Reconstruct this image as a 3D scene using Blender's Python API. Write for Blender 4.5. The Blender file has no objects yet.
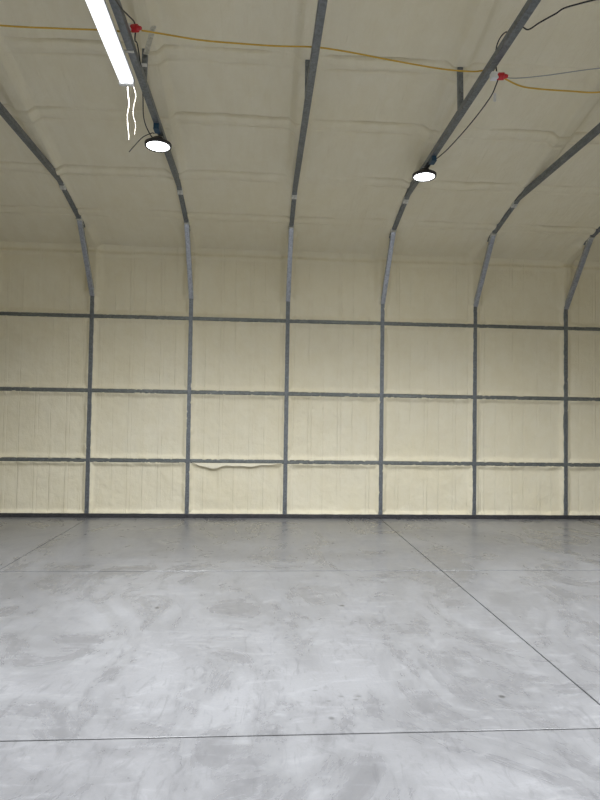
import bpy, bmesh, math
import numpy as np
from mathutils import Vector, Matrix

sc = bpy.context.scene
C = sc.collection

# ------------------------------------------------------------------ camera
CAM_H = 1.5666
yaw, pitch, roll = 0.0666, 0.0320, 0.0150
cy, sy, cp, sp = math.cos(yaw), math.sin(yaw), math.cos(pitch), math.sin(pitch)
fw = Vector((sy*cp, cy*cp, sp)); r0 = Vector((cy, -sy, 0)); u0 = r0.cross(fw)
rt = r0*math.cos(roll) + u0*math.sin(roll)
up = -r0*math.sin(roll) + u0*math.cos(roll)
cam_data = bpy.data.cameras.new('camera')
cam = bpy.data.objects.new('camera', cam_data); C.objects.link(cam)
M = Matrix((rt, up, -fw)).transposed().to_4x4(); M.translation = Vector((0, 0, CAM_H))
cam.matrix_world = M
cam_data.sensor_fit = 'VERTICAL'; cam_data.sensor_height = 36.0
cam_data.lens = 580.0*36.0/800.0
cam_data.clip_start = 0.05
sc.camera = cam

# ------------------------------------------------------------------ exposure, world
sc.view_settings.view_transform = 'Standard'
sc.view_settings.look = 'None'
sc.view_settings.gamma = 1.0
sc.view_settings.exposure = 0.03
sc.view_settings.use_curve_mapping = False
w = bpy.data.worlds.new('world'); sc.world = w; w.use_nodes = True
w.node_tree.nodes['Background'].inputs[0].default_value = (0.02, 0.022, 0.025, 1)
w.node_tree.nodes['Background'].inputs[1].default_value = 1.0

# lamp strengths (the lamps themselves are built with their fixtures below)
STRIP_W, ROUND_W = 250.0, 18.0
LAMP_COL = (0.93, 0.96, 1.0)
STRIP_SPREAD, ROUND_SPREAD = 146.0, 170.0

# ------------------------------------------------------------------ dimensions
S = 1.524                        # bay
X0 = -2.651
FX = [X0 + i*S for i in range(6)]
YW = 9.16                        # front face of the steel
YF = 9.205                       # foam surface between the steel
EAVE, SLOPE = 4.22, 0.25
RIDGE_Y = 3.06
XL, XR, YB = -8.8, 9.6, -3.04
T = 0.064

# ------------------------------------------------------------------ material helpers
def mat(name):
    m = bpy.data.materials.new(name); m.use_nodes = True
    nt = m.node_tree; b = nt.nodes['Principled BSDF']
    return m, nt, b
def nd(nt, t, **kw):
    n = nt.nodes.new(t)
    for k, v in kw.items():
        if k.startswith('i_'): n.inputs[k[2:].replace('_', ' ')].default_value = v
        else: setattr(n, k, v)
    return n
def noise(nt, vec, scale, detail=4.0, rough=0.55, dist=0.0):
    n = nd(nt, 'ShaderNodeTexNoise'); n.inputs['Scale'].default_value = scale
    n.inputs['Detail'].default_value = detail; n.inputs['Roughness'].default_value = rough
    n.inputs['Distortion'].default_value = dist
    nt.links.new(vec, n.inputs['Vector']); return n.outputs['Fac']
def ramp(nt, fac, stops):
    r = nd(nt, 'ShaderNodeValToRGB'); e = r.color_ramp.elements
    while len(e) < len(stops): e.new(0.5)
    for k, (p, c) in enumerate(stops):
        e[k].position = p; e[k].color = (c, c, c, 1) if not isinstance(c, tuple) else (*c, 1)
    nt.links.new(fac, r.inputs[0]); return r.outputs[0]
def mapping(nt, scale=(1,1,1), rot=(0,0,0)):
    tc = nd(nt, 'ShaderNodeTexCoord'); mp = nd(nt, 'ShaderNodeMapping')
    mp.inputs['Scale'].default_value = scale; mp.inputs['Rotation'].default_value = rot
    nt.links.new(tc.outputs['Object'], mp.inputs['Vector']); return mp.outputs[0]
def mixc(nt, fac, a, b, mode='MIX'):
    m = nd(nt, 'ShaderNodeMix', data_type='RGBA', blend_type=mode)
    for s, v in ((0, fac), (6, a), (7, b)):
        if hasattr(v, 'links') or hasattr(v, 'is_linked'): nt.links.new(v, m.inputs[s])
        else: m.inputs[s].default_value = v if s == 0 else (*v, 1)
    return m.outputs[2]
def math_(nt, op, a, b=0.0):
    m = nd(nt, 'ShaderNodeMath', operation=op)
    for s, v in ((0, a), (1, b)):
        if hasattr(v, 'is_linked'): nt.links.new(v, m.inputs[s])
        else: m.inputs[s].default_value = v
    return m.outputs[0]
def bump(nt, b, h, strength, dist=0.01, prev=None):
    n = nd(nt, 'ShaderNodeBump'); n.inputs['Strength'].default_value = strength
    n.inputs['Distance'].default_value = dist; nt.links.new(h, n.inputs['Height'])
    if prev is not None: nt.links.new(prev, n.inputs['Normal'])
    nt.links.new(n.outputs[0], b.inputs['Normal']); return n.outputs[0]

def foam_material(name, streak, ribs):
    m, nt, b = mat(name)
    v = mapping(nt); vs = mapping(nt, streak)
    big = noise(nt, v, 0.9, 3); mid = noise(nt, v, 5.0, 6, 0.65); st = noise(nt, vs, 4.0, 5, 0.65, 0.4)
    c = mixc(nt, ramp(nt, big, [(0.3, 0.0), (0.7, 1.0)]), (0.815, 0.755, 0.575), (0.835, 0.785, 0.630))
    c = mixc(nt, ramp(nt, st, [(0.42, 0.0), (0.70, 0.30)]), c, (0.74, 0.665, 0.47))
    c = mixc(nt, ramp(nt, mid, [(0.48, 0.0), (0.75, 0.35)]), c, (0.88, 0.84, 0.70))
    nt.links.new(c, b.inputs['Base Color'])
    b.inputs['Roughness'].default_value = 0.7
    b.inputs['Specular IOR Level'].default_value = 0.3
    # lines of the ribbed metal sheet printing through the foam
    sep = nd(nt, 'ShaderNodeSeparateXYZ'); tc = nd(nt, 'ShaderNodeTexCoord')
    nt.links.new(tc.outputs['Object'], sep.inputs[0])
    fr = math_(nt, 'FRACT', math_(nt, 'DIVIDE', math_(nt, 'ADD', sep.outputs[0], 20.05), 0.235))
    fr2 = math_(nt, 'FRACT', math_(nt, 'DIVIDE', math_(nt, 'ADD', sep.outputs[0], 20.11), 0.47))
    l1 = ramp(nt, fr, [(0.46, 0.0), (0.49, 1.0), (0.52, 0.0)]); l2 = ramp(nt, fr2, [(0.47, 0.0), (0.49, 1.0), (0.50, 0.0)])
    gate = ramp(nt, noise(nt, vs, 1.4, 3), [(0.40, 0.0), (0.62, 1.0)])
    ln = math_(nt, 'MULTIPLY', gate, math_(nt, 'ADD', l1, l2))
    n1 = bump(nt, b, ln, ribs, -0.03)
    h = math_(nt, 'ADD', math_(nt, 'MULTIPLY', st, 0.5), math_(nt, 'MULTIPLY', mid, 0.5))
    n2 = bump(nt, b, h, 0.45, 0.05, n1)
    bump(nt, b, noise(nt, v, 45, 4), 0.25, 0.01, n2)
    return m
M_WALL = foam_material('spray_foam_wall', (1.3, 1.0, 0.7), 0.45)
M_CEIL = foam_material('spray_foam_ceiling', (1.8, 0.5, 0.5), 0.18)

def steel_material(name, col, rough, metal=0.75, spang=0.25):
    m, nt, b = mat(name); v = mapping(nt)
    vo = nd(nt, 'ShaderNodeTexVoronoi'); vo.inputs['Scale'].default_value = 55
    nt.links.new(v, vo.inputs['Vector'])
    n = noise(nt, v, 9, 5, 0.6)
    d = tuple(x*(1-spang) for x in col); l = tuple(min(1, x*(1+spang)) for x in col)
    c = mixc(nt, vo.outputs['Color'], d, l)
    c = mixc(nt, ramp(nt, n, [(0.5, 0.0), (0.8, 0.5)]), c, tuple(min(1, x*1.5) for x in col))
    nt.links.new(c, b.inputs['Base Color'])
    b.inputs['Metallic'].default_value = metal; b.inputs['Roughness'].default_value = rough
    bump(nt, b, n, 0.1, 0.002)
    return m
M_STEEL = steel_material('galvanized_steel', (0.20, 0.22, 0.25), 0.45)
M_GIRT = steel_material('galvanized_girt_steel', (0.20, 0.22, 0.225), 0.5, 0.6)
M_KNEE = steel_material('bright_galvanized_steel', (0.42, 0.44, 0.48), 0.4)
M_BASE = steel_material('dark_base_steel', (0.07, 0.07, 0.08), 0.5, 0.6)
M_ZINC = steel_material('bright_zinc', (0.65, 0.66, 0.66), 0.35)

def plain(name, col, rough=0.5, metal=0.0, var=0.12, scale=30):
    m, nt, b = mat(name); v = mapping(nt)
    n = noise(nt, v, scale, 3)
    nt.links.new(mixc(nt, n, tuple(x*(1-var) for x in col), tuple(min(1, x*(1+var)) for x in col)), b.inputs['Base Color'])
    b.inputs['Roughness'].default_value = rough; b.inputs['Metallic'].default_value = metal
    return m
M_YELLOW = plain('yellow_cord_rubber', (0.62, 0.40, 0.05), 0.5)
M_BLACK = plain('black_rubber', (0.012, 0.012, 0.015), 0.5)
M_RED = plain('red_plastic', (0.55, 0.02, 0.03), 0.35)
M_WHITE = plain('white_enamel', (0.75, 0.76, 0.78), 0.4)
M_STRING = plain('white_string', (0.42, 0.39, 0.32), 0.8)
M_GREYCORD = plain('grey_wire', (0.35, 0.35, 0.36), 0.5)
M_BLUE = plain('blue_plastic', (0.012, 0.06, 0.12), 0.4)
M_RIM = plain('black_lamp_housing', (0.03, 0.03, 0.035), 0.4)
M_PALE = plain('pale_foam_skin', (0.82, 0.77, 0.62), 0.7)

def emit(name, col, strength):
    m, nt, b = mat(name)
    b.inputs['Base Color'].default_value = (0.8, 0.8, 0.8, 1)
    b.inputs['Emission Color'].default_value = (*col, 1)
    b.inputs['Emission Strength'].default_value = strength
    return m
M_DIFF = emit('lit_diffuser', (0.95, 0.97, 1.0), 1.6)
M_LENS = emit('lit_lens', (0.95, 0.98, 1.0), 6.0)

# concrete
def concrete():
    m, nt, b = mat('troweled_concrete')
    v = mapping(nt)
    v1 = mapping(nt, (1.0, 0.6, 1), (0, 0, 0.5)); v2 = mapping(nt, (0.9, 2.0, 1), (0, 0, -0.5)); v3 = mapping(nt, (2.4, 0.7, 1), (0, 0, -0.9))
    big = noise(nt, v, 0.36, 5, 0.6, 0.8)
    mid = noise(nt, v1, 1.3, 9, 0.66, 1.8)
    sw = noise(nt, v2, 1.8, 10, 0.70, 3.2)
    sc_ = noise(nt, v3, 5.0, 9, 0.72, 1.6)
    fine = noise(nt, v, 60, 5, 0.65)
    c = mixc(nt, ramp(nt, big, [(0.34, 0.0), (0.66, 1.0)]), (0.150, 0.150, 0.156), (0.240, 0.242, 0.253))
    c = mixc(nt, ramp(nt, mid, [(0.36, 0.65), (0.54, 0.0)]), c, (0.115, 0.115, 0.120))
    c = mixc(nt, ramp(nt, sw, [(0.52, 0.0), (0.66, 0.22), (0.80, 0.55)]), c, (0.36, 0.364, 0.380))
    c = mixc(nt, ramp(nt, sc_, [(0.36, 0.35), (0.47, 0.0)]), c, (0.09, 0.09, 0.095))
    # pale scrape marks
    vm = nd(nt, 'ShaderNodeTexNoise', noise_type='RIDGED_MULTIFRACTAL')
    vm.inputs['Scale'].default_value = 1.6; vm.inputs['Detail'].default_value = 8; vm.inputs['Roughness'].default_value = 0.6
    vm.inputs['Distortion'].default_value = 1.2
    nt.links.new(v1, vm.inputs['Vector'])
    gate = ramp(nt, noise(nt, v, 1.3, 3), [(0.50, 0.0), (0.66, 0.40)])
    rid = ramp(nt, vm.outputs['Fac'], [(0.45, 0.0), (0.9, 1.0)])
    c = mixc(nt, math_(nt, 'MULTIPLY', gate, rid), c, (0.45, 0.455, 0.475))
    c = mixc(nt, ramp(nt, fine, [(0.32, 0.25), (0.5, 0.0)]), c, (0.15, 0.15, 0.155))
    # clusters of dark chips
    vo = nd(nt, 'ShaderNodeTexVoronoi'); vo.inputs['Scale'].default_value = 11
    nt.links.new(mapping(nt, (1, 2.2, 1), (0, 0, 0.6)), vo.inputs['Vector'])
    chip = ramp(nt, vo.outputs['Distance'], [(0.10, 1.0), (0.24, 0.0)])
    cg = ramp(nt, noise(nt, v, 1.7, 4, 0.6), [(0.57, 0.0), (0.66, 0.85)])
    c = mixc(nt, math_(nt, 'MULTIPLY', chip, cg), c, (0.09, 0.09, 0.09))
    vo2 = nd(nt, 'ShaderNodeTexVoronoi'); vo2.inputs['Scale'].default_value = 1.9; nt.links.new(v, vo2.inputs['Vector'])
    c = mixc(nt, ramp(nt, vo2.outputs['Distance'], [(0.025, 0.85), (0.05, 0.0)]), c, (0.05, 0.05, 0.05))
    nt.links.new(c, b.inputs['Base Color'])
    r = ramp(nt, mid, [(0.35, 0.22), (0.65, 0.40)])
    nt.links.new(r, b.inputs['Roughness'])
    b.inputs['Specular IOR Level'].default_value = 0.5
    h = math_(nt, 'ADD', math_(nt, 'MULTIPLY', sc_, 0.6), math_(nt, 'MULTIPLY', fine, 0.4))
    bump(nt, b, h, 0.15, 0.006)
    return m
M_CONC = concrete()
M_JOINT = plain('dark_saw_cut', (0.05, 0.05, 0.05), 0.9)

# ------------------------------------------------------------------ mesh helpers
def thing(name, label, cat, loc, group=None):
    o = bpy.data.objects.new(name, None); C.objects.link(o)
    o.empty_display_size = 0.2; o.location = loc
    o['label'] = label; o['category'] = cat
    if group: o['group'] = group
    return o
def tag(o, label, cat, group=None):
    o['label'] = label; o['category'] = cat
    if group: o['group'] = group
    return o
def obj(name, bm, m, parent=None, smooth=False):
    me = bpy.data.meshes.new(name); bm.normal_update(); bm.to_mesh(me); bm.free()
    ms = m if isinstance(m, (list, tuple)) else [m]
    for x in ms: me.materials.append(x)
    if smooth:
        for p in me.polygons: p.use_smooth = True
    o = bpy.data.objects.new(name, me); C.objects.link(o)
    if parent is not None:
        o.parent = parent
        base = Vector(parent.location)
        pp = parent.parent
        while pp: base += Vector(pp.location); pp = pp.parent
        me.transform(Matrix.Translation(-base))
    return o
def add_box(bm, x0, x1, y0, y1, z0, z1, bev=0.0):
    b2 = bmesh.new(); bmesh.ops.create_cube(b2, size=1)
    for v in b2.verts:
        v.co = Vector(((x0+x1)/2+v.co.x*(x1-x0), (y0+y1)/2+v.co.y*(y1-y0), (z0+z1)/2+v.co.z*(z1-z0)))
    if bev: bmesh.ops.bevel(b2, geom=b2.edges[:], offset=bev, segments=2, affect='EDGES', profile=0.5)
    merge(bm, b2)
def merge(bm, b2):
    me = bpy.data.meshes.new('tmp'); b2.to_mesh(me); b2.free(); bm.from_mesh(me); bpy.data.meshes.remove(me)
def add_beam(bm, a, b, w=T, h=T, bev=0.006, side=Vector((1, 0, 0))):
    a, b = Vector(a), Vector(b); d = (b-a); L = d.length; d.normalize()
    s = (side - d*side.dot(d)).normalized(); n = s.cross(d)
    b2 = bmesh.new(); bmesh.ops.create_cube(b2, size=1)
    for v in b2.verts: v.co = Vector((v.co.x*w, v.co.y*h, v.co.z*L))
    if bev:
        es = [e for e in b2.edges if abs((e.verts[0].co-e.verts[1].co).z) > L*0.5]
        bmesh.ops.bevel(b2, geom=es, offset=bev, segments=3, affect='EDGES', profile=0.5)
    R = Matrix((s, n, d)).transposed().to_4x4(); R.translation = (a+b)/2
    b2.transform(R); bmesh.ops.recalc_face_normals(b2, faces=b2.faces[:]); merge(bm, b2)
def add_cyl(bm, a, b, r, seg=16, r2=None):
    a, b = Vector(a), Vector(b); d = b-a
    b2 = bmesh.new(); bmesh.ops.create_cone(b2, cap_ends=True, segments=seg, radius1=r, radius2=r if r2 is None else r2, depth=d.length)
    R = d.to_track_quat('Z', 'Y').to_matrix().to_4x4(); R.translation = (a+b)/2
    b2.transform(R); merge(bm, b2)
def smooth_path(pts, n=8):
    P = [Vector(p) for p in pts]; P = [P[0]*2-P[1]] + P + [P[-1]*2-P[-2]]; out = []
    for i in range(1, len(P)-2):
        for k in range(n):
            t = k/n; a, b, c, d = P[i-1], P[i], P[i+1], P[i+2]
            out.append(0.5*((2*b)+(c-a)*t+(2*a-5*b+4*c-d)*t*t+(3*b-a-3*c+d)*t**3))
    out.append(P[-2]); return out
def add_wire(bm, pts, r, n=8, seg=8):
    P = smooth_path(pts, n) if n > 1 else [Vector(p) for p in pts]
    rings = []; ref = Vector((0.13, 0.07, 1)).normalized()
    for i, p in enumerate(P):
        d = (P[min(i+1, len(P)-1)]-P[max(i-1, 0)]).normalized()
        if abs(d.dot(ref)) > 0.97: ref = Vector((1, 0.1, 0))
        s = ref.cross(d).normalized(); t = d.cross(s)
        rings.append([bm.verts.new(p+(s*math.cos(2*math.pi*k/seg)+t*math.sin(2*math.pi*k/seg))*r) for k in range(seg)])
    for a, b in zip(rings, rings[1:]):
        for k in range(seg): bm.faces.new((a[k], a[(k+1) % seg], b[(k+1) % seg], b[k]))
    bm.faces.new(rings[0][::-1]); bm.faces.new(rings[-1])
def add_lathe(bm, prof, cx, cy, cz, seg=40):
    rings = []
    for r, z in prof:
        rings.append([bm.verts.new((cx+max(r, 1e-4)*math.cos(2*math.pi*k/seg), cy+max(r, 1e-4)*math.sin(2*math.pi*k/seg), cz+z)) for k in range(seg)])
    for a, b in zip(rings, rings[1:]):
        for k in range(seg): bm.faces.new((a[k], a[(k+1) % seg], b[(k+1) % seg], b[k]))

# numpy value noise
def vnoise(x, y, seed=0):
    xi = np.floor(x).astype(np.int64); yi = np.floor(y).astype(np.int64)
    fx = x-xi; fy = y-yi; fx = fx*fx*(3-2*fx); fy = fy*fy*(3-2*fy)
    def h(a, b):
        n = (a*374761393 + b*668265263 + seed*1442695041) & 0xFFFFFFFF
        n = ((n ^ (n >> 13))*1274126177) & 0xFFFFFFFF
        return ((n ^ (n >> 16)) & 0xFFFF)/65535.0
    return (h(xi, yi)*(1-fx)+h(xi+1, yi)*fx)*(1-fy)+(h(xi, yi+1)*(1-fx)+h(xi+1, yi+1)*fx)*fy
def fbm(x, y, seed=0, oct=4):
    s = 0; a = 0.5; t = 0
    for k in range(oct):
        s = s+a*vnoise(x*2**k, y*2**k, seed+k*17); t += a; a *= 0.55
    return s/t-0.5
def axis(lo, hi, flo, fhi, fine, coarse, marks, offs):
    v = list(np.arange(flo, fhi, fine)) + list(np.arange(lo, flo, coarse)) + list(np.arange(fhi, hi, coarse)) + [hi]
    for m_ in marks:
        v += [m_+o for o in offs] + [m_-o for o in offs]
    v = np.array(sorted(x for x in v if lo <= x <= hi))
    keep = [v[0]]
    for x in v[1:]:
        if x-keep[-1] > 0.0025: keep.append(x)
    return np.array(keep)
def grid_mesh(name, P, m, flip=False):
    ny, nx, _ = P.shape
    me = bpy.data.meshes.new(name)
    idx = np.arange(nx*ny).reshape(ny, nx)
    q = np.stack([idx[:-1, :-1], idx[:-1, 1:], idx[1:, 1:], idx[1:, :-1]], -1).reshape(-1, 4)
    if flip: q = q[:, ::-1]
    me.vertices.add(nx*ny); me.vertices.foreach_set('co', P.reshape(-1).astype(np.float32))
    me.loops.add(q.size); me.loops.foreach_set('vertex_index', q.reshape(-1).astype(np.int32))
    me.polygons.add(len(q)); me.polygons.foreach_set('loop_start', np.arange(0, q.size, 4, dtype=np.int32))
    me.update(calc_edges=True); me.materials.append(m)
    me.polygons.foreach_set('use_smooth', np.ones(len(q), dtype=bool))
    me.validate(); me.update()
    o = bpy.data.objects.new(name, me); C.objects.link(o); return o

# ------------------------------------------------------------------ structure: floor
def build_floor():
    bm = bmesh.new()
    xs = [XL-0.1, -7.11, -2.601, 1.911, 6.42, XR+0.1]; ys = [YB-0.1, -0.17, 2.920, 6.008, YF+0.15]
    D = -0.03
    for i in range(len(xs)-1):
        for j in range(len(ys)-1):
            g = 0.0055
            x0 = xs[i]+(g if i else 0); x1 = xs[i+1]-(g if i < len(xs)-2 else 0)
            y0 = ys[j]+((0.010 if j == 3 else g) if j else 0); y1 = ys[j+1]-((0.010 if j == 2 else g) if j < len(ys)-2 else 0)
            c = 0.002
            top = [bm.verts.new(p) for p in ((x0+c, y0+c, 0), (x1-c, y0+c, 0), (x1-c, y1-c, 0), (x0+c, y1-c, 0))]
            mid = [bm.verts.new(p) for p in ((x0, y0, -c), (x1, y0, -c), (x1, y1, -c), (x0, y1, -c))]
            low = [bm.verts.new(p) for p in ((x0, y0, D), (x1, y0, D), (x1, y1, D), (x0, y1, D))]
            bm.faces.new(top)
            for a, b in ((top, mid), (mid, low)):
                for k in range(4): bm.faces.new((a[k], b[k], b[(k+1) % 4], a[(k+1) % 4]))
    f = bm.faces.new([bm.verts.new(p) for p in ((xs[0], ys[0], D), (xs[-1], ys[0], D), (xs[-1], ys[-1], D), (xs[0], ys[-1], D))])
    f.material_index = 1
    o = obj('floor', bm, [M_CONC, M_JOINT]); o['kind'] = 'structure'
build_floor()

# ------------------------------------------------------------------ structure: back wall of sprayed foam
GZ = [0.878, 1.955, 3.1145]
def band(d, half, soft):   # 1 inside |d|<half, falling to 0 across soft
    return np.clip(1-(np.abs(d)-half)/soft, 0, 1)
def sm(t): t = np.clip(t, 0, 1); return t*t*(3-2*t)
def wall_relief(X, Z):
    off = np.zeros_like(X)
    off += 0.032*fbm(X*1.5, Z*1.9, 3) + 0.010*fbm(X*5, Z*7, 9) + 0.004*fbm(X*18, Z*22, 21)
    # corrugations of the sheet showing through
    amp = 0.0028*np.clip(0.9+2.5*fbm(X*0.5, Z*0.6, 31), 0.15, 2)
    off += amp*(np.abs(((X+0.05)/0.235) % 1.0-0.5) < 0.05)
    off -= amp*0.6*(np.abs(((X+0.11)/0.235) % 1.0-0.5) < 0.05)
    # swollen foam along the steel
    lipw = 0.055+0.05*(fbm(X*4, Z*4, 41)+0.3)
    dv = np.min([np.abs(X-fx) for fx in FX+[X0-S, X0+6*S]], axis=0)
    dh = np.min([np.abs(Z-g) for g in GZ]+[np.abs(Z-0.02)], axis=0)
    low = Z < 3.46
    jag = 0.5+1.2*fbm(X*14, Z*14, 51)
    lv = sm(1-(dv-T/2)/lipw)*(0.020+0.034*jag)
    lh = sm(1-(dh-T/2)/(lipw*1.1))*(0.020+0.034*jag)
    off += np.where(low, np.maximum(lv, lh), lh)
    edge = T/2-0.004-0.006*(fbm(X*20, Z*20, 61) > 0.12)
    inside = ((dv < edge) & low) | (dh < edge)
    off = np.where(inside, -0.03, off)
    # foam-covered leg above the knee brace
    rib = sm(1-(dv-0.05)/0.10)*0.080*sm((Z-3.40)/0.10)*(0.9+0.6*fbm(X*5, Z*5, 71))
    off = np.where(Z > 3.40, np.maximum(off, rib+0.3*off*(off > 0)), off)
    # rolled bead under the roof
    zb = 4.10+0.03*fbm(X*1.7, Z*0, 81)
    off += 0.035*sm(1-np.abs(Z-zb)/0.045)*(0.7+0.9*fbm(X*3, Z*3, 83))
    off += 0.05*sm((Z-4.14)/0.10)
    return off
offs = [0.0, 0.022, 0.027, 0.031, 0.034, 0.038, 0.045, 0.055, 0.07, 0.085]
xs = axis(XL, XR, -4.5, 6.3, 0.02, 0.12, FX, offs)
zs = axis(0.0, EAVE+0.12, 0.0, EAVE+0.12, 0.02, 0.1, GZ+[0.02], offs)
Xg, Zg = np.meshgrid(xs, zs)
Yg = YF-wall_relief(Xg, Zg)
o = grid_mesh('wall_back', np.stack([Xg, Yg, Zg], -1), M_WALL); o['kind'] = 'structure'

# ------------------------------------------------------------------ structure: ceiling
PU = [0.90, 1.80, 2.74, 3.58, 4.45, 5.35]
def ceil_relief(X, U):
    off = 0.022*fbm(X*1.1, U*1.3, 103)+0.009*fbm(X*4, U*5, 107)+0.004*fbm(X*16, U*16, 109)
    amp = 0.0022
    off += amp*(np.abs(((X+0.05)/0.235) % 1.0-0.5) < 0.05)
    for k, pu in enumerate(PU):
        c = pu+0.035*fbm(X*1.4+k*7.7, U*0, 113+k)
        m = 0.55+2.6*fbm(X*1.6+k*3.1, U*0, 131+k); m = np.clip(m, 0.10, 1.4)
        off += 0.026*m*sm(1-np.abs(U-c)/0.09)
        off -= 0.085*m*sm(1-np.abs(U-c-0.070-0.015*fbm(X*9, U*0, 151+k))/0.020)
        off -= 0.045*m*sm(1-np.abs(U-c+0.085-0.012*fbm(X*7, U*0, 171+k))/0.018)
    dv = np.min([np.abs(X-fx) for fx in FX+[X0-S, X0+6*S]], axis=0)
    hid = np.clip(sm((0.66-U)/0.12)+sm((U-1.56)/0.50), 0, 1)
    rib = sm(1-(dv-0.05)/0.10)*0.068*(0.95+0.5*fbm(X*4, U*4, 171))
    off += rib*hid
    lip = sm(1-(dv-T/2)/0.05)*0.016*(0.8+1.5*fbm(X*12, U*12, 181))
    off += np.where(dv < T/2-0.004, -0.02, lip)*(1-hid)
    return off
def ceil_strip(side):
    if side > 0:
        us = axis(-0.02, YF-RIDGE_Y, -0.02, 5.6, 0.02, 0.1, PU[:4], list(np.arange(0, 0.12, 0.007)))
        xs_ = axis(XL, XR, -4.5, 6.3, 0.025, 0.15, FX, [0.0, 0.027, 0.031, 0.036, 0.045, 0.06])
    else:
        us = axis(-0.02, RIDGE_Y-YB, -0.02, 0, 0.1, 0.12, [], [0]); xs_ = axis(XL, XR, XL, XL, 0.1, 0.15, [], [0])
    X, U = np.meshgrid(xs_, us)
    R_ = ceil_relief(X, U)
    Y = YF-U if side > 0 else YB+U
    return X, Y, EAVE+SLOPE*U-R_
X, Y, Z = ceil_strip(1)
o = grid_mesh('ceiling', np.stack([X, Y, Z], -1), M_CEIL); o['kind'] = 'structure'
X, Y, Z = ceil_strip(-1)
o2 = grid_mesh('ceiling', np.stack([X, Y, Z], -1), M_CEIL, True); o2['kind'] = 'structure'

# ------------------------------------------------------------------ structure: the other walls (behind and beside the camera)
RZ = EAVE+SLOPE*(YF-RIDGE_Y)
def plain_wall(name, pts, n):
    bm = bmesh.new(); bm.faces.new([bm.verts.new(p) for p in pts])
    o = obj(name, bm, M_WALL); o['kind'] = 'structure'
plain_wall('wall_front', [(XL, YB, 0), (XR, YB, 0), (XR, YB, EAVE+0.1), (XL, YB, EAVE+0.1)], 0)
for nm, x in (('wall_left', XL), ('wall_right', XR)):
    plain_wall(nm, [(x, YB, 0), (x, YF, 0), (x, YF, EAVE+.02), (x, RIDGE_Y, RZ+.02), (x, YB, EAVE+.02)], 0)

# ------------------------------------------------------------------ base rail and girts
bm = bmesh.new(); add_box(bm, XL+0.02, XR-0.02, YW-0.012, YW+0.075, 0.0, 0.062, 0.005)
tag(obj('base_rail', bm, M_BASE), 'dark steel base rail running along the foot of the foam wall on the concrete floor', 'base rail')
GL = ['lowest of the three horizontal steel girts, at waist height across the foam wall',
      'middle horizontal steel girt on the foam wall, between the lowest and the highest',
      'highest horizontal steel girt on the foam wall, just under the curved knee braces']
for z, lab in zip(GZ, GL):
    bm = bmesh.new()
    add_box(bm, XL+0.02, XR-0.02, YW+0.006, YW+0.03, z-0.021, z+0.021, 0.004)
    add_box(bm, XL+0.02, XR-0.02, YW+0.022, YW+0.055, z-0.030, z+0.030, 0.003)
    tag(obj('wall_girt', bm, M_GIRT), lab, 'girt', 'horizontal girts across the foam wall')

# ------------------------------------------------------------------ steel frames
YC = YW+T/2
ZC = 4.62
FL = ['leftmost steel frame along the foam wall, its tie beam leaving the left picture edge',
      'second steel frame from the left, a lit strip light and round lamp on its beam',
      'third steel frame from the left, bare, running up the middle of the ceiling',
      'fourth steel frame from the left, with the right-hand round lamp under its tie beam',
      'fifth steel frame from the left, bare, its tie beam leaving the right picture edge',
      'rightmost steel frame, only its leg and pale knee brace in view']
def zr(y): return EAVE+SLOPE*(YF-y)
def make_frame(i):
    x = FX[i]
    t = thing('steel_frame', FL[i], 'steel frame', (x, YC, 0), 'steel frames of the building along the foam wall')
    V = lambda y, z: (x, y, z)
    bm = bmesh.new(); add_beam(bm, V(YC, 0.062), V(YC, EAVE-0.05)); obj('leg', bm, M_STEEL, t)
    # rafter: partly buried in the foam
    bm = bmesh.new()
    add_beam(bm, V(YC, zr(YC)-0.01), V(RIDGE_Y, zr(RIDGE_Y)+0.004)); obj('rafter', bm, M_STEEL, t)
    bm = bmesh.new(); add_beam(bm, V(YC-0.02, 3.44), V(8.43, 4.41), T+0.004, T)
    kb = obj('knee_brace', bm, M_KNEE, t); kb['label'] = 'paler galvanized knee brace'
    for yy, zz in ((YC-0.075, 3.53), (8.50, 4.33)):
        for s in (-1, 1):
            bm = bmesh.new(); add_cyl(bm, (x+s*0.034, yy, zz), (x+s*0.041, yy, zz), 0.009, 6); obj('bolt', bm, M_ZINC, kb)
    bm = bmesh.new(); add_beam(bm, V(7.62, ZC-0.004), V(-1.55, ZC)); obj('tie_beam', bm, M_STEEL, t)
    # splice plate where tie beam meets rafter
    bm = bmesh.new()
    add_beam(bm, V(7.76, zr(7.76)-0.020), V(7.66, ZC-0.008), T+0.010, T+0.008)
    sl = obj('splice_sleeve', bm, M_ZINC, t); sl['label'] = 'bright zinc splice sleeve'
    bm = bmesh.new(); add_beam(bm, V(8.47, zr(8.47)-0.016), V(8.40, zr(8.40)-0.016), T+0.012, T+0.012); obj('clamp', bm, M_ZINC, t)
    # web braces
    yb = 5.32 if i == 1 else 5.54
    for k, yy in enumerate((yb, 0.6)):
        bm = bmesh.new(); add_beam(bm, V(yy, ZC+0.02), V(yy+0.03, zr(yy)+0.05 if not (i == 1 and k == 0) else 4.95), 0.05, 0.05); obj('web_brace', bm, M_STEEL, t)
    if i == 1:
        a_, b_ = Vector((x+0.015, 5.30, 4.88)), Vector((x+0.085, 5.29, 5.15))
        bm = bmesh.new(); add_beam(bm, a_, b_, 0.045, 0.004, 0.0)
        for k in range(7):
            p_ = a_.lerp(b_, (k+0.8)/8); add_cyl(bm, p_+Vector((0, -0.005, 0)), p_+Vector((0, -0.001, 0)), 0.007, 8)
        s_ = obj('perforated_strap', bm, M_ZINC, t); s_['label'] = 'thin zinc perforated strap up to the foam'
    return t
for i in range(6): make_frame(i)

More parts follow.
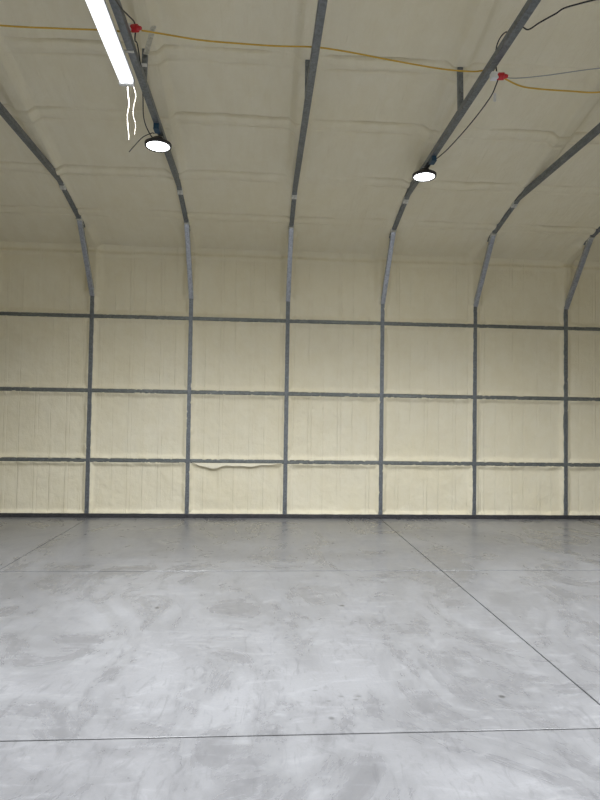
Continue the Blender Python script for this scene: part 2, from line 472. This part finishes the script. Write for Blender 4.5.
# ------------------------------------------------------------------ strip lights
def area(name, loc, sx, sy, power, spread, parent=None, shape='RECTANGLE'):
    L = bpy.data.lights.new(name, 'AREA'); L.shape = shape; L.size = sx; L.size_y = sy
    L.energy = power; L.color = LAMP_COL; L.spread = math.radians(spread)
    o = bpy.data.objects.new(name, L); C.objects.link(o); o.location = loc
    if parent: o.parent = parent; o.location = Vector(loc)-Vector(parent.location)
    return o
def strip_light(x, y0, y1, z, label, power=1.0):
    t = thing('strip_light', label, 'strip light', (x, (y0+y1)/2, z), 'strip lights under the roof')
    hw = 0.066
    bm = bmesh.new()
    # sheet-metal tray with flared sides
    prof = [(-hw, 0.030), (-hw, 0.062), (-0.035, 0.092), (0.035, 0.092), (hw, 0.062), (hw, 0.030), (hw-0.006, 0.034), (0, 0.052), (-hw+0.006, 0.034)]
    n = len(prof); a = [bm.verts.new((x+p, y0, z+q)) for p, q in prof]; b = [bm.verts.new((x+p, y1, z+q)) for p, q in prof]
    for k in range(n): bm.faces.new((a[k], a[(k+1) % n], b[(k+1) % n], b[k]))
    bm.faces.new(a); bm.faces.new(b[::-1]); bmesh.ops.recalc_face_normals(bm, faces=bm.faces[:])
    obj('housing', bm, M_WHITE, t)
    for s in (-1, 1):
        bm = bmesh.new(); add_cyl(bm, (x+s*0.036, y0+0.03, z+0.022), (x+s*0.036, y1-0.03, z+0.022), 0.022, 20)
        obj('tube', bm, M_DIFF, t, True)
    for yy in (y0+0.02, y1-0.02):
        bm = bmesh.new(); add_box(bm, x-hw, x+hw, yy-0.02, yy+0.02, z-0.004, z+0.060, 0.006); obj('end_cap', bm, M_WHITE, t)
    for yy in (y0+0.35, y1-0.35):
        bm = bmesh.new(); add_box(bm, x-0.01, x+0.13, yy-0.012, yy+0.012, z+0.090, z+0.105, 0.002)
        obj('bracket', bm, M_ZINC, t)
    for s in (-1, 1):
        area('lamp_light', (x+s*0.036, (y0+y1)/2, z-0.003), 0.040, (y1-y0)-0.08, power*STRIP_W/2, STRIP_SPREAD, t)
    return t
sl = strip_light(-1.232, 2.72, 5.14, 4.485, 'long lit white strip light at the upper left, fixed beside the tie beam')
for k, pts in enumerate([
    [(-1.225, 5.12, 4.48), (-1.218, 5.12, 4.40), (-1.205, 5.11, 4.30), (-1.215, 5.10, 4.22), (-1.212, 5.10, 4.14), (-1.203, 5.10, 4.06), (-1.198, 5.10, 3.985)],
    [(-1.175, 5.12, 4.48), (-1.150, 5.12, 4.39), (-1.166, 5.11, 4.30), (-1.163, 5.10, 4.20), (-1.142, 5.10, 4.12), (-1.150, 5.10, 4.035)]]):
    bm = bmesh.new(); add_wire(bm, pts, 0.0028 if k == 0 else 0.0015, 6, 6)
    s_ = obj('pull_cord', bm, M_STRING, sl)
sr = strip_light(3.340, 2.60, 5.02, 4.485, 'lit strip light beyond the upper right edge, beside the fifth frame')
strip_light(-1.232, -1.30, 1.12, 4.485, 'added strip light, unseen behind the viewer, next along from the one at the upper left', 0.75)  # added out of view to brighten the near floor and the ceiling by bounce
strip_light(3.340, -1.30, 1.12, 4.485, 'added strip light, unseen behind the viewer, beside the fifth frame from the left', 0.75)  # second added lamp out of view, lifting floor and ceiling too

# ------------------------------------------------------------------ round lamps
def round_lamp(x, y, label):
    z = 4.485
    t = thing('round_lamp', label, 'lamp', (x, y, z), 'round high bay lamps under the tie beams')
    bm = bmesh.new()
    add_lathe(bm, [(0.122, -0.004), (0.124, -0.010), (0.136, -0.012), (0.142, -0.004), (0.142, 0.022), (0.120, 0.036), (0.070, 0.048), (0.060, 0.078), (0.0, 0.080)], x, y, z, 48)
    obj('housing', bm, M_RIM, t, True)
    bm = bmesh.new(); add_lathe(bm, [(0.0, -0.016), (0.06, -0.014), (0.110, -0.010), (0.124, -0.004), (0.11, 0.004), (0, 0.004)], x, y, z, 48)
    obj('lens', bm, M_LENS, t, True)
    bm = bmesh.new(); add_wire(bm, [(x, y, z+0.076), (x, y, z+0.10)], 0.012, 1, 10)
    add_box(bm, x-0.02, x+0.05, y-0.02, y+0.02, z+0.096, z+0.104, 0.002); obj('mount', bm, M_ZINC, t)
    area('lamp_light', (x, y, z-0.020), 0.2, 0.2, ROUND_W, ROUND_SPREAD, t, 'DISK')
    return t
round_lamp(-1.158, 6.26, 'round black-rimmed lit lamp on the left, just below the end of the strip light')
round_lamp(1.900, 6.74, 'round black-rimmed lit lamp on the right, under the fourth frame')
def blue_box(x, y, label):
    t = thing('junction_box', label, 'junction box', (x, y, 4.6), 'blue junction boxes beside the round lamps')
    bm = bmesh.new(); add_box(bm, x-0.028, x+0.028, y-0.055, y+0.055, 4.535, 4.592, 0.006); obj('body', bm, M_BLUE, t)
    bm = bmesh.new(); add_box(bm, x-0.030, x+0.030, y-0.057, y+0.057, 4.527, 4.536, 0.003); obj('cover', bm, M_BLUE, t)
blue_box(-1.130, 6.02, 'small blue junction box on the tie beam next to the left round lamp')
blue_box(1.920, 6.46, 'small blue junction box on the tie beam next to the right round lamp')

# ------------------------------------------------------------------ cords
def cord(name, pts, r, m, label, cat, group=None, n=8):
    bm = bmesh.new(); add_wire(bm, pts, r, n, 8)
    return tag(obj(name, bm, m, None, True), label, cat, group)
cord('extension_cord', [(-2.80, 4.60, 4.63), (-2.651, 4.60, 4.659), (-2.13, 4.62, 4.625), (-1.66, 4.64, 4.64), (-1.32, 4.65, 4.655), (-1.127, 4.66, 4.660), (-1.03, 4.67, 4.695)],
     0.0068, M_YELLOW, 'yellow extension cord at the left edge, running in behind the strip light', 'cord', 'yellow extension cords over the tie beams')
cord('extension_cord', [(-1.02, 4.68, 4.690), (-0.88, 4.68, 4.675), (-0.55, 4.69, 4.645), (-0.225, 4.69, 4.635), (0.08, 4.71, 4.645), (0.397, 4.72, 4.661), (0.70, 4.77, 4.667), (1.06, 4.83, 4.658), (1.51, 4.88, 4.638), (1.80, 4.91, 4.648), (1.921, 4.91, 4.662), (1.975, 4.85, 4.60), (1.98, 4.77, 4.53)],
     0.0068, M_YELLOW, 'yellow extension cord crossing between the two red plugs, over the middle tie beam', 'cord', 'yellow extension cords over the tie beams')
cord('extension_cord', [(2.00, 4.72, 4.492), (2.17, 4.75, 4.445), (2.34, 4.75, 4.428), (2.60, 4.75, 4.424), (2.88, 4.75, 4.430), (3.2, 4.75, 4.53), (3.40, 4.75, 4.659), (3.5, 4.75, 4.662)],
     0.0068, M_YELLOW, 'yellow extension cord hanging from the right red plug to the right edge', 'cord', 'yellow extension cords over the tie beams')
cord('thin_wire', [(1.985, 4.72, 4.505), (2.12, 4.75, 4.51), (2.4, 4.75, 4.55), (2.88, 4.75, 4.64), (3.3, 4.8, 4.70), (3.44, 4.8, 4.659)],
     0.004, M_GREYCORD, 'thin grey wire rising right from the right red plug above the yellow cord', 'wire')
def plug(x, y, z, label):
    t = thing('power_plug', label, 'plug', (x, y, z), 'red plugs on the yellow cord')
    bm = bmesh.new(); add_cyl(bm, (x-0.005, y, z), (x+0.045, y-0.02, z-0.008), 0.030, 18); add_cyl(bm, (x+0.045, y-0.02, z-0.008), (x+0.075, y-0.03, z-0.012), 0.022, 18, 0.012)
    obj('body', bm, M_RED, t)
    bm = bmesh.new(); add_box(bm, x-0.065, x-0.004, y-0.028, y+0.028, z-0.028, z+0.028, 0.006); b_ = obj('socket', bm, M_WHITE, t); b_['label'] = 'pale grey socket end'
    return t
plug(-1.088, 4.665, 4.692, 'red plug on the left, between the strip light and the yellow cord')
plug(1.965, 4.73, 4.505, 'red plug on the right, hanging beside the fourth frame tie beam')
cord('black_lead', [(-1.077, 3.9, 4.44), (-1.077, 4.077, 4.50), (-1.077, 4.247, 4.56), (-1.075, 4.45, 4.65), (-1.07, 4.60, 4.715), (-1.065, 4.64, 4.715)],
     0.0056, M_BLACK, 'black cord running up from the left red plug along the strip light', 'cord', 'black lamp leads')
cord('black_lead', [(-1.065, 4.67, 4.675), (-1.079, 4.72, 4.63), (-1.075, 4.80, 4.64), (-1.112, 5.15, 4.612), (-1.191, 5.6, 4.648), (-1.236, 5.85, 4.610), (-1.252, 6.05, 4.60), (-1.22, 6.17, 4.55), (-1.19, 6.22, 4.54)],
     0.0056, M_BLACK, 'black lead wavering down from the left red plug to the left round lamp', 'cord', 'black lamp leads')
cord('loose_wire', [(-1.19, 6.2, 4.585), (-1.214, 6.2, 4.593), (-1.308, 6.2, 4.545), (-1.379, 6.2, 4.466), (-1.451, 6.2, 4.376)],
     0.0045, M_BLACK, 'short loose dark wire end sticking out left of the left round lamp', 'wire')
cord('black_lead', [(1.96, 4.50, 4.70), (1.981, 4.609, 4.810), (1.981, 4.73, 4.840), (1.981, 4.81, 4.80), (1.981, 4.813, 4.66), (1.975, 4.78, 4.57), (1.965, 4.74, 4.53)],
     0.0056, M_BLACK, 'black cord looping up from the right red plug over its tie beam', 'cord', 'black lamp leads')
cord('black_lead', [(1.965, 4.73, 4.478), (1.97, 4.79, 4.46), (1.99, 4.95, 4.455), (2.02, 5.35, 4.50), (2.02, 5.75, 4.53), (1.99, 6.20, 4.55), (1.945, 6.55, 4.58), (1.91, 6.68, 4.56)],
     0.0056, M_BLACK, 'black lead hanging from the right red plug down to the right round lamp', 'cord', 'black lamp leads')
cord('black_lead', [(1.955, 4.40, 4.66), (1.981, 4.33, 4.665), (1.985, 4.21, 4.56), (2.02, 4.10, 4.54), (2.08, 3.99, 4.53), (2.15, 3.90, 4.53), (2.5, 3.80, 4.56), (3.0, 3.8, 4.57), (3.27, 3.8, 4.60)],
     0.0056, M_BLACK, 'short black lead at the top right, going off to the upper right edge', 'cord', 'black lamp leads')
bm = bmesh.new(); add_box(bm, 1.995, 2.020, 4.90, 4.904, 4.385, 4.46, 0.001)
tag(obj('cord_tag', bm, M_WHITE), 'tiny pale tag hanging on the black lead below the right red plug', 'tag')
bm = bmesh.new(); add_box(bm, -1.118, -1.055, 5.09, 5.094, 4.64, 4.67, 0.001)
tag(obj('cord_tag', bm, M_WHITE), 'tiny white tag on the black lead below the left red plug', 'tag')

# ------------------------------------------------------------------ peeling skin of foam under the lowest girt, second bay
bm = bmesh.new(); n = 40; rows = []
for k in range(n+1):
    t_ = k/n; x = -1.06+1.40*t_
    d = 0.012+0.075*math.exp(-((t_-0.22)/0.14)**2)+0.040*math.exp(-((t_-0.6)/0.2)**2)+0.006*math.sin(t_*31)
    d *= min(1, t_*14, (1-t_)*14)
    z1 = 0.878-0.026
    rows.append([bm.verts.new((x, YW+0.012-o_, z1-d*s_)) for s_, o_ in ((0, 0.0), (0.4, 0.010), (0.8, 0.016), (1.0, 0.020))])
for a, b in zip(rows, rows[1:]):
    for k in range(3): bm.faces.new((a[k], b[k], b[k+1], a[k+1]))
o = obj('foam_skin', bm, M_PALE, None, True); tag(o, 'pale peeling lip of foam skin hanging under the lowest girt, between second and third frame', 'foam skin')
sm_ = o.modifiers.new('thickness', 'SOLIDIFY'); sm_.thickness = 0.004
